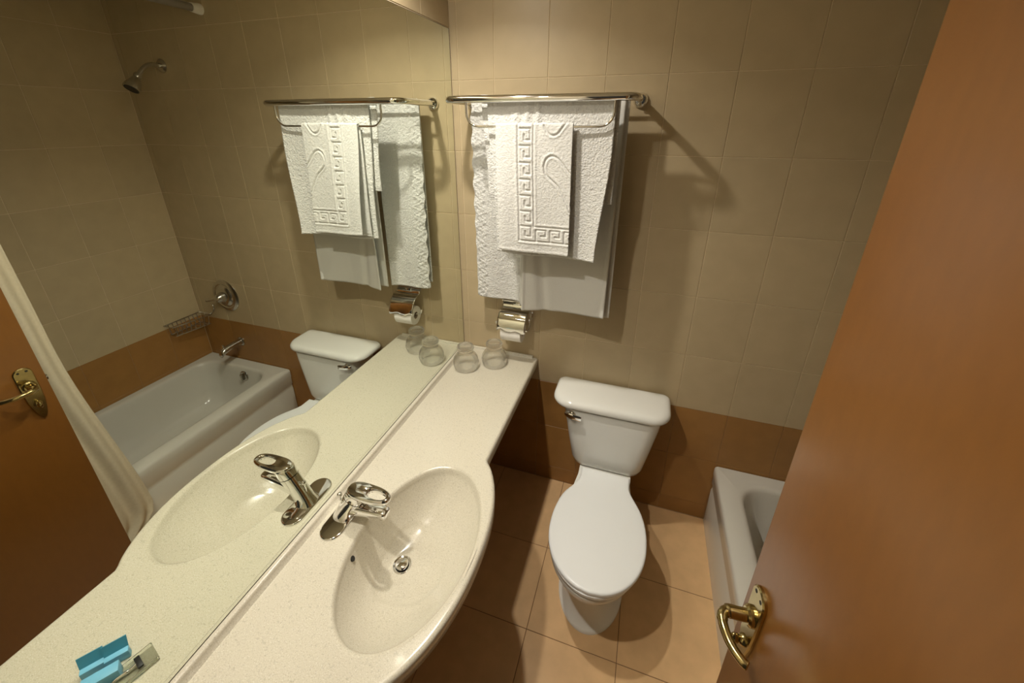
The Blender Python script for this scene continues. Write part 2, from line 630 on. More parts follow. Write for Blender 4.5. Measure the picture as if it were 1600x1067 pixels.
# drain
dr = obj('drain', lathe([(0.012, -0.004), (0.0215, 0.001), (0.027, 0.003), (0.0285, 0.0015), (0.0285, -0.002), (0.012, -0.006)], (DRX, DRY, DRZ + 0.002), closed=True), 'chrome', counter)
obj('drain_hole', lathe([(0.0, 0.0), (0.021, 0.0), (0.021, 0.0008), (0.0, 0.0008)], (DRX, DRY, DRZ + 0.0008)), 'black', dr)
obj('drain_stopper', lathe([(0.006, -0.002), (0.015, 0.000), (0.0190, 0.003), (0.0195, 0.006), (0.0165, 0.009), (0.009, 0.0105), (0.0, 0.011)], (DRX, DRY, DRZ + 0.002)), 'chrome', dr)
# overflow hole on the wall-side slope
k = 0.93
oa = math.radians(180 + 19)
ex = BX + BA * math.cos(oa); ey = BY + BB * math.sin(oa)
ox, oy = DRX + (ex - DRX) * k, DRY + (ey - DRY) * k
nrm = Vector((0.75, 0.30, 0.55)).normalized()
bm = bmesh.new()
oc = Vector((ox, oy, bowl_z(k) + 0.001))
bm_lathe(bm, [(0.0, -0.003), (0.0075, -0.003), (0.0075, 0.0012), (0.0, 0.0012)], oc, nrm, 20)
obj('overflow_hole', bm, 'black', counter)
# wall brackets under the counter
for yy in (-0.35, -1.60):
    bm = bmesh.new()
    bm_box(bm, (0.0008, yy - 0.015, 0.52), (0.008, yy + 0.015, 0.741))
    bm_box(bm, (0.0008, yy - 0.015, 0.733), (0.30, yy + 0.015, 0.741))
    bm_loft(bm, [[(0.008, yy - 0.004, 0.53), (0.008, yy + 0.004, 0.53), (0.008, yy + 0.004, 0.56), (0.008, yy - 0.004, 0.56)],
                 [(0.27, yy - 0.004, 0.725), (0.27, yy + 0.004, 0.725), (0.29, yy + 0.004, 0.735), (0.29, yy - 0.004, 0.735)]])
    obj('support_bracket', bm, 'bracket', counter, 0)

# ------------------------------------------------------------------ faucet
FX, FY = 0.071, -1.038
fa = thing('faucet', 'chrome single lever faucet with a loop handle at the back of the oval sink', 'faucet', (FX, FY, CZ))


def stadium(cx, cy, hx, hy, z, k=10):
    out = []
    for q in range(k + 1):
        a = math.pi * q / k
        out.append((cx + hx * math.cos(a), cy + (hy - hx) + hx * math.sin(a), z))
    for q in range(k + 1):
        a = math.pi + math.pi * q / k
        out.append((cx + hx * math.cos(a), cy - (hy - hx) + hx * math.sin(a), z))
    return out


obj('base_plate', loft([stadium(FX, FY, 0.036, 0.090, CZ + 0.0002), stadium(FX, FY, 0.036, 0.090, CZ + 0.004), stadium(FX, FY, 0.0345, 0.0885, CZ + 0.006),
                        stadium(FX, FY, 0.033, 0.087, CZ + 0.0068), stadium(FX, FY, 0.030, 0.084, CZ + 0.0075)]), 'chrome', fa, 50)


def ell(cx, cy, z, rx, ry, k=28, p=2.0, tilt=0.0):
    out = []
    for q in range(k):
        a = 2 * math.pi * q / k
        c, s = math.cos(a), math.sin(a)
        x = rx * math.copysign(abs(c) ** (2 / p), c); y = ry * math.copysign(abs(s) ** (2 / p), s)
        out.append((cx + x, cy + y, z + tilt * x))
    return out


col = [(0.072, 0.792, 0.033, 0.033, 0.0), (0.075, 0.797, 0.031, 0.030, -0.05), (0.081, 0.808, 0.029, 0.027, -0.15), (0.093, 0.830, 0.0275, 0.0255, -0.3), (0.108, 0.854, 0.028, 0.0255, -0.4),
       (0.119, 0.870, 0.029, 0.026, -0.42), (0.1225, 0.8755, 0.029, 0.026, -0.42)]
obj('body', loft([ell(x, FY, z, rx, ry, tilt=tl, p=2.3) for x, z, rx, ry, tl in col]), 'chrome', fa, 50)
# spout
sp = []
for t_, x, z, hw, hh in ((0, 0.100, 0.832, 0.022, 0.020), (0, 0.13, 0.838, 0.022, 0.0185), (0, 0.165, 0.844, 0.021, 0.0150), (0, 0.20, 0.849, 0.0200, 0.0115), (0, 0.218, 0.850, 0.0195, 0.0105), (0, 0.227, 0.850, 0.0165, 0.0088), (0, 0.231, 0.850, 0.011, 0.006)):
    ring = []
    for q in range(24):
        a = 2 * math.pi * q / 24
        c, s = math.cos(a), math.sin(a)
        ring.append((x, FY + hw * math.copysign(abs(c) ** 0.55, c), z + hh * math.copysign(abs(s) ** 0.55, s)))
    sp.append(ring)
obj('spout', loft(sp), 'chrome', fa, 45)
obj('aerator', lathe([(0.0, 0.0), (0.009, 0.0), (0.0105, 0.002), (0.0105, 0.016), (0.0, 0.016)], (0.212, FY, 0.826)), 'dull_chrome', fa)
# handle: cap on the body carrying a flat loop
cap = [(0.1235, 0.8775, 0.0285, 0.0260, -0.42), (0.128, 0.886, 0.0290, 0.027, -0.36), (0.133, 0.899, 0.0300, 0.0275, -0.20), (0.136, 0.907, 0.029, 0.027, -0.10), (0.137, 0.911, 0.026, 0.024, -0.05)]
hd = obj('handle', loft([ell(x, FY, z, rx, ry, tilt=tl, p=2.2) for x, z, rx, ry, tl in cap]), 'chrome', fa, 50)


def pear(x0, x1, hw0, hw1, z, k=40):
    out = []
    for q in range(k):
        a = 2 * math.pi * q / k
        c, s = math.cos(a), math.sin(a)
        u = (1 - c) / 2          # 0 at x1 end .. 1 at x0
        hw = hw1 + (hw0 - hw1) * u
        out.append(((x0 + x1) / 2 + (x1 - x0) / 2 * math.copysign(abs(c) ** 0.8, c), FY + hw * math.copysign(abs(s) ** 0.75, s), z(0) if callable(z) else z))
    return out


bm = bmesh.new()
o1 = pear(0.109, 0.243, 0.0285, 0.0245, 0.9020)
o2 = pear(0.107, 0.246, 0.0305, 0.0262, 0.9065)
o3 = pear(0.108, 0.245, 0.0295, 0.0252, 0.9140)
o4 = pear(0.112, 0.241, 0.0260, 0.0220, 0.9170)
i4 = pear(0.168, 0.234, 0.0160, 0.0145, 0.9155)
i3 = pear(0.172, 0.230, 0.0135, 0.0125, 0.9110)
i1 = pear(0.172, 0.230, 0.0135, 0.0125, 0.9030)
bm_loft(bm, [o1, o2, o3, o4, i4, i3, i1, o1], cap0=False, cap1=False)
bmesh.ops.remove_doubles(bm, verts=bm.verts[:], dist=1e-6)
obj('handle_loop', bm, 'chrome', hd, 50)
# pop-up rod with ball knob behind the body
bm = bmesh.new()
bm_tube(bm, [(0.062, FY, 0.80), (0.066, FY, 0.845), (0.067, FY, 0.860)], 0.003, 10)
bmesh.ops.create_uvsphere(bm, u_segments=16, v_segments=10, radius=0.0075, matrix=Matrix.Translation((0.067, FY, 0.866)))
obj('lift_rod', bm, 'chrome', fa)

# ------------------------------------------------------------------ toilet
TX = 0.797
to = thing('toilet', 'white two piece toilet with closed lid between counter and bathtub', 'toilet', (TX, -0.45, 0.0))


def egg(cx, yf, ym, yb, hw, z, k=48, pf=2.0, pb=2.4):
    out = []
    for q in range(k):
        a = 2 * math.pi * q / k
        c, s = math.cos(a), math.sin(a)
        if s < 0:
            x = hw * math.copysign(abs(c) ** (2 / pf), c); y = ym + (ym - yf) * math.copysign(abs(s) ** (2 / pf), s)
        else:
            x = hw * math.copysign(abs(c) ** (2 / pb), c); y = ym + (yb - ym) * abs(s) ** (2 / pb)
        out.append((cx + x, y, z))
    return out


bowl = [egg(TX, -0.700, -0.50, -0.12, 0.136, 0.0, pb=4), egg(TX, -0.700, -0.50, -0.12, 0.136, 0.012, pb=4), egg(TX, -0.694, -0.50, -0.12, 0.131, 0.018, pb=4),
        egg(TX, -0.672, -0.49, -0.13, 0.118, 0.05, pb=4), egg(TX, -0.655, -0.48, -0.14, 0.110, 0.12, pb=4), egg(TX, -0.668, -0.48, -0.14, 0.112, 0.19, pb=4),
        egg(TX, -0.700, -0.49, -0.13, 0.128, 0.25, pb=4), egg(TX, -0.748, -0.51, -0.10, 0.152, 0.305, pb=4), egg(TX, -0.768, -0.535, -0.05, 0.170, 0.345, pb=5),
        egg(TX, -0.777, -0.545, -0.03, 0.176, 0.37, pb=5), egg(TX, -0.777, -0.545, -0.03, 0.176, 0.392, pb=5), egg(TX, -0.771, -0.545, -0.03, 0.170, 0.398, pb=5)]
# pinch the deck behind the bowl so that it narrows to the tank
bowl2 = []
for r_ in bowl:
    rr = []
    for x, y, z in r_:
        z *= 0.882
        kk = sst(-0.44, -0.27, y)
        tgt = max(-0.118, min(0.118, x - TX))
        rr.append((TX + (x - TX) * (1 - kk) + tgt * kk, y, z))
    bowl2.append(rr)
obj('bowl', loft(bowl2), 'porcelain', to, 50)


def lid_ring(off, z, crown=0.0, k=40):
    yf, yb, ym = -0.780 + off, -0.236 - off, -0.545
    L, Rr = [], []
    for q in range(k + 1):
        a = math.pi / 2 * q / k if True else 0
        u = q / k
        # denser sampling at the front tip
        y = yf + (yb - yf) * (1 - math.cos(u * math.pi / 2)) if u < 1 else yb
        y = yf + (yb - yf) * (u * u * 0.6 + u * 0.4)
        if y < ym:
            e = math.sqrt(max(0, 1 - ((ym - y) / (ym - yf)) ** 2.1))
        else:
            e = math.sqrt(max(0, 1 - ((y - ym) / 0.262) ** 2.2)) if (y - ym) < 0.262 else 0
        e *= (0.188 - off)
        tb = (0.109 - off) * sst(-0.46, -0.32, y)
        hw = (e ** 7 + tb ** 7) ** (1 / 7)
        L.append((TX + 0.005 - hw, y, z)); Rr.append((TX + 0.005 + hw, y, z))
    return L + Rr[::-1][0:-1]


zl = 0.404
seat = [egg(TX + 0.003, -0.776, -0.543, -0.30, 0.182, 0.352, pb=2.6), egg(TX + 0.003, -0.781, -0.543, -0.29, 0.186, 0.356, pb=2.6), egg(TX + 0.003, -0.781, -0.543, -0.29, 0.186, 0.366, pb=2.6), egg(TX + 0.003, -0.775, -0.543, -0.30, 0.180, 0.370, pb=2.6)]
obj('seat', loft(seat), 'seat_plastic', to, 50)
obj('lid', loft([lid_ring(0.004, 0.3705), lid_ring(0.0, 0.3730), lid_ring(0.0, 0.3820), lid_ring(0.0015, 0.3855), lid_ring(0.005, 0.3880), lid_ring(0.010, 0.3890), lid_ring(0.03, 0.3898)]), 'seat_plastic', to, 35)
# tank
TCX = 0.796


def tank_ring(hw, yf, yb, z, rf, rb=0.02):
    return rrect(TCX - hw, TCX + hw, yf, yb, [rb, rb, rf, rf], z, 8)


tk = [tank_ring(0.120, -0.170, -0.030, 0.352, 0.05), tank_ring(0.145, -0.188, -0.022, 0.354, 0.06), tank_ring(0.160, -0.200, -0.018, 0.362, 0.06), tank_ring(0.168, -0.205, -0.016, 0.385, 0.06),
      tank_ring(0.190, -0.203, -0.014, 0.50, 0.06), tank_ring(0.212, -0.200, -0.012, 0.62, 0.06), tank_ring(0.219, -0.198, -0.012, 0.668, 0.06)]
obj('tank', loft(tk), 'porcelain', to, 50)


def tl_ring(off, z):
    return rrect(0.786 - 0.262 + off, 0.786 + 0.262 - off, -0.214 + off, -0.006 - off * 0.5, [0.025, 0.025, 0.085, 0.085], z, 10)


obj('tank_lid', loft([tl_ring(0.026, 0.666), tl_ring(0.020, 0.672), tl_ring(0.012, 0.676), tl_ring(0.003, 0.683), tl_ring(0.0, 0.692), tl_ring(0.001, 0.702), tl_ring(0.006, 0.711), tl_ring(0.015, 0.7165), tl_ring(0.03, 0.719), tl_ring(0.055, 0.720)]), 'porcelain', to, 50)
# flush lever
fl = obj('flush_lever', lathe([(0.0, 0.0), (0.016, 0.0), (0.016, 0.008), (0.012, 0.014), (0.0, 0.015)], (0.625, -0.196, 0.648), (0, -1, 0), 20), 'chrome', to)
lv = []
for x, yy, z, hy, hz in ((0.592, -0.211, 0.653, 0.005, 0.008), (0.606, -0.216, 0.652, 0.007, 0.013), (0.622, -0.219, 0.650, 0.0075, 0.015), (0.640, -0.220, 0.648, 0.006, 0.014), (0.660, -0.221, 0.646, 0.005, 0.014), (0.669, -0.221, 0.645, 0.003, 0.012)):
    lv.append([(x, yy + hy * math.cos(a), z + hz * math.sin(a)) for a in [2 * math.pi * q / 14 for q in range(14)]])
obj('lever_arm', loft(lv), 'chrome', fl)
# water supply hose below the tank
obj('supply_hose', tube(spline([(0.672, -0.060, 0.356), (0.668, -0.060, 0.30), (0.672, -0.050, 0.22), (0.690, -0.030, 0.16), (0.700, -0.004, 0.15)], 6), 0.006, 10), 'bracket', to)
# bolt caps at the foot
for s in (-1, 1):
    obj('bolt_cap', lathe([(0.016, 0.0), (0.015, 0.008), (0.010, 0.014), (0.0, 0.016)], (TX + s * 0.118, -0.42, 0.016), (0, 0, 1), 16), 'porcelain', to)

# ------------------------------------------------------------------ bathtub
RZ = 0.36
TX0, TX1, TY0, TY1 = 1.297, XR - 0.004, YF + 0.012, -0.004
tub = thing('bathtub', 'white enamelled bathtub with a stepped apron along the right wall', 'bathtub', (1.65, -0.9, 0.0))
KK = 7


def tr(o, z, r=0.006):
    return rrect(TX0 + o, TX1, TY0, TY1, [0.004, 0.004, 0.004, r], z, KK)


IX0, IX1, IY0, IY1 = 1.392, 1.950, -1.70, -0.082


def ti(o, z, r, ob=0.0):
    return rrect(IX0 + o, IX1 - o, IY0 + o + ob * 1.2, IY1 - o - ob * 0.3, r, z, KK)


rings = [tr(0.007, 0.0), tr(0.007, 0.215), tr(0.010, 0.222), tr(0.010, 0.246), tr(0.0045, 0.256), tr(0.003, 0.300), tr(0.0, 0.312), tr(0.0, RZ - 0.014), tr(0.003, RZ - 0.005), tr(0.010, RZ),
         ti(-0.022, RZ, 0.12), ti(-0.010, RZ - 0.0015, 0.115), ti(-0.002, RZ - 0.007, 0.11), ti(0.003, RZ - 0.018, 0.108), ti(0.010, RZ - 0.05, 0.105), ti(0.030, 0.16, 0.105, 0.02), ti(0.045, 0.10, 0.11, 0.05), ti(0.065, 0.075, 0.12, 0.08), ti(0.10, 0.066, 0.12, 0.10), ti(0.16, 0.062, 0.11, 0.12)]
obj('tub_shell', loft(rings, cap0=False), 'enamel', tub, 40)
# overflow plate on the faucet end
ov = obj('overflow_plate', lathe([(0.0, 0.0), (0.036, 0.0), (0.036, 0.004), (0.030, 0.009), (0.010, 0.012), (0.0, 0.012)], (1.612, -0.0945, 0.302), (0, -1, 0.10), 28), 'dull_chrome', tub)
bm = bmesh.new()
bm_box(bm, (1.605, -0.124, 0.278), (1.619, -0.106, 0.326), 0.003)
obj('overflow_lever', bm, 'dull_chrome', ov)

# ------------------------------------------------------------------ tub fittings on the back wall
s1 = thing('tub_spout', 'chrome bathtub spout above the faucet end of the tub', 'spout', (1.684, 0.0, 0.51))
obj('wall_flange', lathe([(0.0, 0.0), (0.032, 0.0), (0.032, 0.006), (0.026, 0.012), (0.0, 0.012)], (1.684, 0.0, 0.508), (0, -1, 0)), 'dull_chrome', s1)
ring = []
for yy, z, hx, hz in ((-0.008, 0.508, 0.024, 0.024), (-0.05, 0.508, 0.023, 0.022), (-0.10, 0.506, 0.022, 0.020), (-0.13, 0.500, 0.021, 0.022), (-0.147, 0.490, 0.020, 0.022), (-0.155, 0.480, 0.017, 0.017)):
    ring.append([(1.684 + hx * math.cos(a), yy, z + hz * math.sin(a)) for a in [2 * math.pi * q / 18 for q in range(18)]])
obj('spout_body', loft(ring), 'dull_chrome', s1, 50)
obj('diverter_knob', lathe([(0.003, 0.0), (0.003, 0.016), (0.007, 0.018), (0.007, 0.025), (0.0, 0.027)], (1.684, -0.125, 0.518), (0, 0, 1), 12), 'dull_chrome', s1)

s2 = thing('shower_valve', 'round chrome shower valve with stepped plate on the back wall above the tub', 'valve', (1.704, 0.0, 0.845))
vc = (1.704, 0.0, 0.845)
obj('escutcheon', lathe([(0.0, 0.0), (0.108, 0.0), (0.108, 0.004), (0.100, 0.010), (0.085, 0.013), (0.078, 0.010), (0.070, 0.012), (0.060, 0.022), (0.050, 0.026), (0.0, 0.026)], vc, (0, -1, 0), 40), 'dull_chrome', s2)
hb = obj('handle_hub', lathe([(0.0, 0.024), (0.034, 0.024), (0.032, 0.040), (0.026, 0.062), (0.018, 0.070), (0.0, 0.072)], vc, (0, -1, 0), 28), 'dull_chrome', s2)
obj('handle_lever', tube(spline([(1.704, -0.055, 0.845), (1.74, -0.060, 0.838), (1.79, -0.064, 0.826), (1.805, -0.065, 0.822)], 5), [0.013] * 5 + [0.012] * 5 + [0.011] * 5 + [0.009], 14), 'dull_chrome', hb)

s3 = thing('shower_sprayer', 'small chrome shower head on a bent arm high on the back wall', 'shower head', (1.69, 0.0, 2.173))
obj('wall_flange', lathe([(0.0, 0.0), (0.034, 0.0), (0.034, 0.003), (0.024, 0.012), (0.012, 0.014), (0.0, 0.014)], (1.69, 0.0, 2.173), (0, -1, 0)), 'dull_chrome', s3)
obj('arm', tube(spline([(1.69, -0.005, 2.173), (1.69, -0.05, 2.174), (1.69, -0.085, 2.160), (1.69, -0.125, 2.122)], 6), 0.0105, 14), 'dull_chrome', s3)
hax = Vector((0, -0.60, -0.80))
hh = obj('head', lathe([(0.0, -0.012), (0.015, -0.012), (0.018, 0.0), (0.015, 0.012), (0.020, 0.020), (0.030, 0.045), (0.036, 0.070), (0.036, 0.078), (0.032, 0.079), (0.0, 0.077)], (1.69, -0.132, 2.114), hax, 28), 'dull_chrome', s3)
obj('spray_face', lathe([(0.0, 0.076), (0.031, 0.078), (0.030, 0.0815), (0.0, 0.0815)], (1.69, -0.132, 2.114), hax, 24), 'black', hh)

# wire soap basket in the corner
s4 = thing('soap_basket', 'small wire soap basket in the corner of the tub wall', 'basket', (1.95, -0.10, 0.62))
bw, zb, zt = 0.0026, 0.615, 0.685
P0 = [(2.004, -0.235), (2.004, -0.010), (1.885, -0.010), (1.885, -0.03), (1.925, -0.235)]
top = spline([(x, y_, zt) for x, y_ in P0] + [(P0[0][0], P0[0][1], zt)], 1)
obj('top_rim', tube(top[:-1], 0.004, 8, closed=True), 'dull_chrome', s4)
bot = [(1.996, -0.22, zb), (1.996, -0.018, zb), (1.905, -0.018, zb), (1.94, -0.22, zb)]
obj('bottom_rim', tube(bot, 0.003, 8, closed=True), 'dull_chrome', s4)
for q in range(8):
    yy = -0.03 - q * 0.026
    xb = 1.905 + (1.94 - 1.905) * (q / 7); xt = 1.885 + (1.925 - 1.885) * (q / 7)
    obj('wire', tube([(2.003, yy, zt), (1.996, yy, zb), (xb, yy, zb), (xt, yy, zt)], bw, 6), 'dull_chrome', s4)
obj('hook', tube(spline([(1.90, -0.008, zt), (1.87, -0.008, 0.70), (1.845, -0.010, 0.73), (1.84, -0.012, 0.755), (1.85, -0.008, 0.765)], 5), 0.004, 8), 'dull_chrome', s4)

# shower rod and curtain
s5 = thing('shower_rod', 'straight grey shower rod running above the outer edge of the tub', 'rod', (1.318, -0.9, 2.40))
obj('rail', tube([(1.318, YF + 0.002, 2.40), (1.318, -0.035, 2.40)], 0.0165, 20), 'rod', s5)
for yy, d in ((0.0, -1), (YF, 1)):
    obj('end_cap', lathe([(0.0, 0.0), (0.024, 0.0), (0.024, 0.010), (0.020, 0.045), (0.0, 0.045)], (1.318, yy, 2.40), (0, d, 0), 20), 'white_plastic', s5)

cu = thing('shower_curtain', 'cream shower curtain bunched up outside the tub behind the open door', 'curtain', (1.27, -1.35, 0.03))
bm = bmesh.new()
NU, NV = 150, 44
grid = []
for j in range(NV + 1):
    z = 2.385 - (2.385 - 0.035) * (j / NV)
    row = []
    for i in range(NU + 1):
        u = i / NU
        lead = -0.982 + 0.074 * (1 - sst(0.15, 1.10, z)) - 0.15 * (1 - sst(0.0, 0.20, z)) ** 1.5 - 0.010 * sst(1.2, 2.3, z)
        yy = lead + (-1.73 - lead) * u
        amp = 0.016 * (0.55 + 0.45 * sst(2.4, 1.8, z)) if z > 0.4 else 0.013
        xm = 1.318 - 0.054 * sst(2.40, 0.75, z)
        x = xm + amp * math.sin(u * 62 + 0.8 * math.sin(z * 1.7 + u * 5)) + 0.004 * math.sin(u * 21 + z * 2)
        row.append(bm.verts.new((x, yy, z)))
    grid.append(row)
for a, b_ in zip(grid, grid[1:]):
    for i in range(NU):
        bm.faces.new((a[i], a[i + 1], b_[i + 1], b_[i]))
cl = obj('cloth', bm, 'curtain', cu, 60)
md = cl.modifiers.new('s', 'SOLIDIFY'); md.thickness = 0.0015; md.offset = 0
for q in range(9):
    yy = -0.985 - q * 0.088
    c_ = Vector((1.318, yy, 2.386))
    obj('ring', tube([c_ + Vector((0.030 * math.cos(a), 0, 0.034 * math.sin(a))) for a in [2 * math.pi * k_ / 20 for k_ in range(20)]], 0.0028, 6, closed=True), 'white_plastic', cu)

# ------------------------------------------------------------------ open door
DE = Vector((1.104, -1.0925, 0))
dd = Vector((0.110, -0.994, 0)).normalized()
dn = Vector((-0.994, -0.110, 0)).normalized()          # room side normal
door = bpy.data.objects.new('door_1', None)
C.objects.link(door)
door.location = DE + dd * 0.70
tag(door, 'glossy reddish brown wooden door standing open at the right', None)
struct(door)
BASIS = Matrix((( dd.x, dn.x, 0, 0), (dd.y, dn.y, 0, 0), (0, 0, 1, 0), (0, 0, 0, 1)))
DM = Matrix.Translation(DE) @ BASIS                    # local: x along the door from free edge, y out of the face, z up


def dobj(name, bm, mat, parent, smooth=40):
    bmesh.ops.transform(bm, matrix=DM, verts=bm.verts[:])
    return obj(name, bm, mat, parent, smooth)


dobj('door_leaf', box((0.0, -0.040, 0.008), (0.70, 0.0, 2.10), 0.0015), 'door_wood', door)
for z in (0.25, 1.05, 1.85):
    dobj('hinge', tube([(0.703, 0.004, z - 0.05), (0.703, 0.004, z + 0.05)], 0.007, 12), 'brass', door)
HX, HZ = 0.047, 1.055


def plate_outline(o, yv):
    """rounded head, tapering pointed foot"""
    pts = []
    hw = 0.0235 - o
    for q in range(13):
        a = math.pi * q / 12
        pts.append((HX + hw * math.cos(a), yv, HZ + 0.048 + (0.022 - o) * math.sin(a)))
    for zz, k_ in ((0.02, 1.0), (-0.02, 1.0), (-0.06, 0.93), (-0.092, 0.72), (-0.115, 0.48), (-0.128, 0.22)):
        pts.append((HX - hw * k_, yv, HZ + zz + (o if zz < -0.13 else 0)))
    for zz, k_ in ((-0.128, 0.22), (-0.115, 0.48), (-0.092, 0.72), (-0.06, 0.93), (-0.02, 1.0), (0.02, 1.0)):
        pts.append((HX + hw * k_, yv, HZ + zz + (o if zz < -0.13 else 0)))
    return pts


hp = dobj('door_handle', loft([plate_outline(0, 0.0002), plate_outline(0, 0.005), plate_outline(0.0025, 0.0075)]), 'brass', door)
dobj('lever', tube(spline([(HX, 0.004, HZ), (HX, 0.03, HZ), (HX, 0.046, HZ + 0.001), (HX + 0.006, 0.057, HZ + 0.001), (HX + 0.018, 0.061, HZ), (HX + 0.036, 0.060, HZ - 0.001), (HX + 0.056, 0.054, HZ - 0.003), (HX + 0.074, 0.043, HZ - 0.004), (HX + 0.080, 0.036, HZ - 0.004)], 6),
                   [0.0115] * 14 + [0.0095] * 10 + [0.0082] * 12 + [0.0078] * 12 + [0.006], 16), 'brass', hp, 60)
dobj('collar', lathe([(0.0, 0.0), (0.019, 0.0), (0.0185, 0.006), (0.0145, 0.010), (0.0, 0.010)], (HX, 0.007, HZ), (0, 1, 0), 24), 'brass', hp)
bm = lathe([(0.0, 0.0), (0.012, 0.0), (0.011, 0.004), (0.007, 0.008), (0.0, 0.008)], (HX, 0.007, HZ - 0.072), (0, 1, 0), 20)
rg = []
for yv, hx, hz in ((0.012, 0.004, 0.006), (0.018, 0.0065, 0.013), (0.026, 0.0065, 0.013), (0.030, 0.0035, 0.009)):
    rg.append([(HX + hx * math.cos(a), yv, HZ - 0.072 + hz * math.sin(a)) for a in [2 * math.pi * q / 16 for q in range(16)]])
bm_loft(bm, rg)
dobj('thumb_turn', bm, 'brass', hp, 50)
for dx, dz in ((-0.010, 0.056), (0.010, 0.056)):
    dobj('screw_hole', lathe([(0.0, 0.0), (0.0036, 0.0), (0.0036, 0.0006), (0.0, 0.0006)], (HX + dx, 0.0074, HZ + dz), (0, 1, 0), 12), 'black', hp)
dobj('latch_bolt', box((-0.007, -0.026, HZ - 0.010), (0.0, -0.014, HZ + 0.010), 0.002), 'dull_chrome', door)

# ------------------------------------------------------------------ towel rack
rk = thing('towel_rack', 'chrome towel shelf of bars on the back wall beside the mirror', 'towel rack', (0.43, 0.0, 1.97))
XA, XB, YR, RB = 0.094, 0.768, -0.265, 1.970


def arc(cx, cy, r, a0, a1, z, n=8):
    return [(cx + r * math.cos(math.radians(a0 + (a1 - a0) * i / n)), cy + r * math.sin(math.radians(a0 + (a1 - a0) * i / n)), z) for i in range(n + 1)]


cr = 0.045
path = [(XA, -0.004, RB), (XA, -0.10, RB)] + arc(XA + cr, YR + cr, cr, 180, 270, RB) + arc(XB - cr, YR + cr, cr, 270, 360, RB) + [(XB, -0.10, RB), (XB, -0.004, RB)]
obj('outer_bar', tube(path, 0.0125, 20), 'chrome', rk, 60)
for x in (XA, XB):
    obj('flange', lathe([(0.0, 0.0), (0.026, 0.0), (0.027, 0.006), (0.024, 0.014), (0.017, 0.020), (0.0, 0.020)], (x, 0.0, RB), (0, -1, 0), 24), 'chrome', rk)
    obj('set_screw', lathe([(0.0, 0.0), (0.006, 0.0), (0.007, 0.006), (0.004, 0.011), (0.0, 0.012)], (x, -0.024, RB - 0.012), (0, -0.3, -1), 12), 'chrome', rk)
for yy in (-0.075, -0.135, -0.234):
    obj('shelf_bar', tube([(XA, yy, RB + 0.003), (XB, yy, RB + 0.003)], 0.006, 12), 'chrome', rk, 60)
wx0, wx1, wz, wr_ = 0.179, 0.700, 1.880, 0.045
path = [(wx0, YR, RB - 0.010), (wx0, YR, wz + wr_)] + [(wx0 + wr_ - wr_ * math.cos(a), YR, wz + wr_ - wr_ * math.sin(a)) for a in [math.radians(q) for q in (15, 30, 45, 60, 75, 90)]]
path += [(wx1 - wr_ + wr_ * math.sin(a), YR, wz + wr_ - wr_ * math.cos(a)) for a in [math.radians(q) for q in (0, 15, 30, 45, 60, 75, 90)]] + [(wx1, YR, RB - 0.010)]
obj('hanging_wire', tube(path, 0.0042, 12), 'chrome', rk, 60)

# ------------------------------------------------------------------ towels


def seg_dist(P, a, b):
    a = np.array(a); b = np.array(b)
    d = b - a
    t = np.clip(((P - a) @ d) / (d @ d), 0, 1)
    q = P - (a + t[..., None] * d)
    return np.sqrt((q ** 2).sum(-1))


def poly_dist(P, pts):
    D = np.full(P.shape[:-1], 9.0)
    for a, b_ in zip(pts, pts[1:]):
        D = np.minimum(D, seg_dist(P, a, b_))
    return D


def cloth(name, xl, xr, by, bz, zf, zb, nu, ns, rb=0.009, th=0.005, rel=None, wave=None, mat='terry', parent=None, side=1):
    """a towel folded over a bar along x. xl/xr(s_side, z) are edge positions; zf/zb the front and back hems.
    rel(x_from_left, z, front) relief towards the outside; wave(x, z, front) shift along y"""
    h = math.pi * rb
    Lf, Lb = bz - zf, bz - zb
    S = np.linspace(0, Lb + h + Lf, ns + 1)
    V = []
    for s in S:
        if s < Lb:
            y_, z, ny, nz, fr = by + rb, zb + s, 1, 0, 0
        elif s < Lb + h:
            a = (s - Lb) / rb
            y_, z, ny, nz, fr = by + rb * math.cos(a), bz + rb * math.sin(a), math.cos(a), math.sin(a), (0 if a < math.pi / 2 else 1)
        else:
            y_, z, ny, nz, fr = by - rb, bz - (s - Lb - h), -1, 0, 1
        hem = zf if fr else zb
        for i in range(nu + 1):
            u = i / nu
            a, b_ = xl(fr, z), xr(fr, z)
            x = a + (b_ - a) * u
            zz = z
            d = 0.0
            if rel:
                d += rel(x - a, b_ - a, z, fr)
            if z - hem < 0.012:
                d += 0.0015 * math.sin(math.pi * min(1, (z - hem) / 0.012))
            if wave:
                y2, z2 = wave(u, z, fr, bz - z, hem)
            else:
                y2, z2 = 0, 0
            V.append((x, y_ + y2 + ny * d, zz + z2 + nz * d))
    F = [(j * (nu + 1) + i, j * (nu + 1) + i + 1, (j + 1) * (nu + 1) + i + 1, (j + 1) * (nu + 1) + i) for j in range(ns) for i in range(nu)]
    me = bpy.data.meshes.new(name)
    me.from_pydata(V, [], F)
    me.flip_normals()
    ob = finish(name, me, mat, parent, 180)
    md = ob.modifiers.new('s', 'SOLIDIFY'); md.thickness = th; md.offset = -1
    return ob


# hand towel on the hanging wire, with a Greek key border
HW0, HW1 = 0.294, 0.570
HT, HBt = 1.884, 1.440
px = lambda x, y_: (0.276 * (x - 777) / 116.0, (y_ - 190) / 200.0 * 0.46)


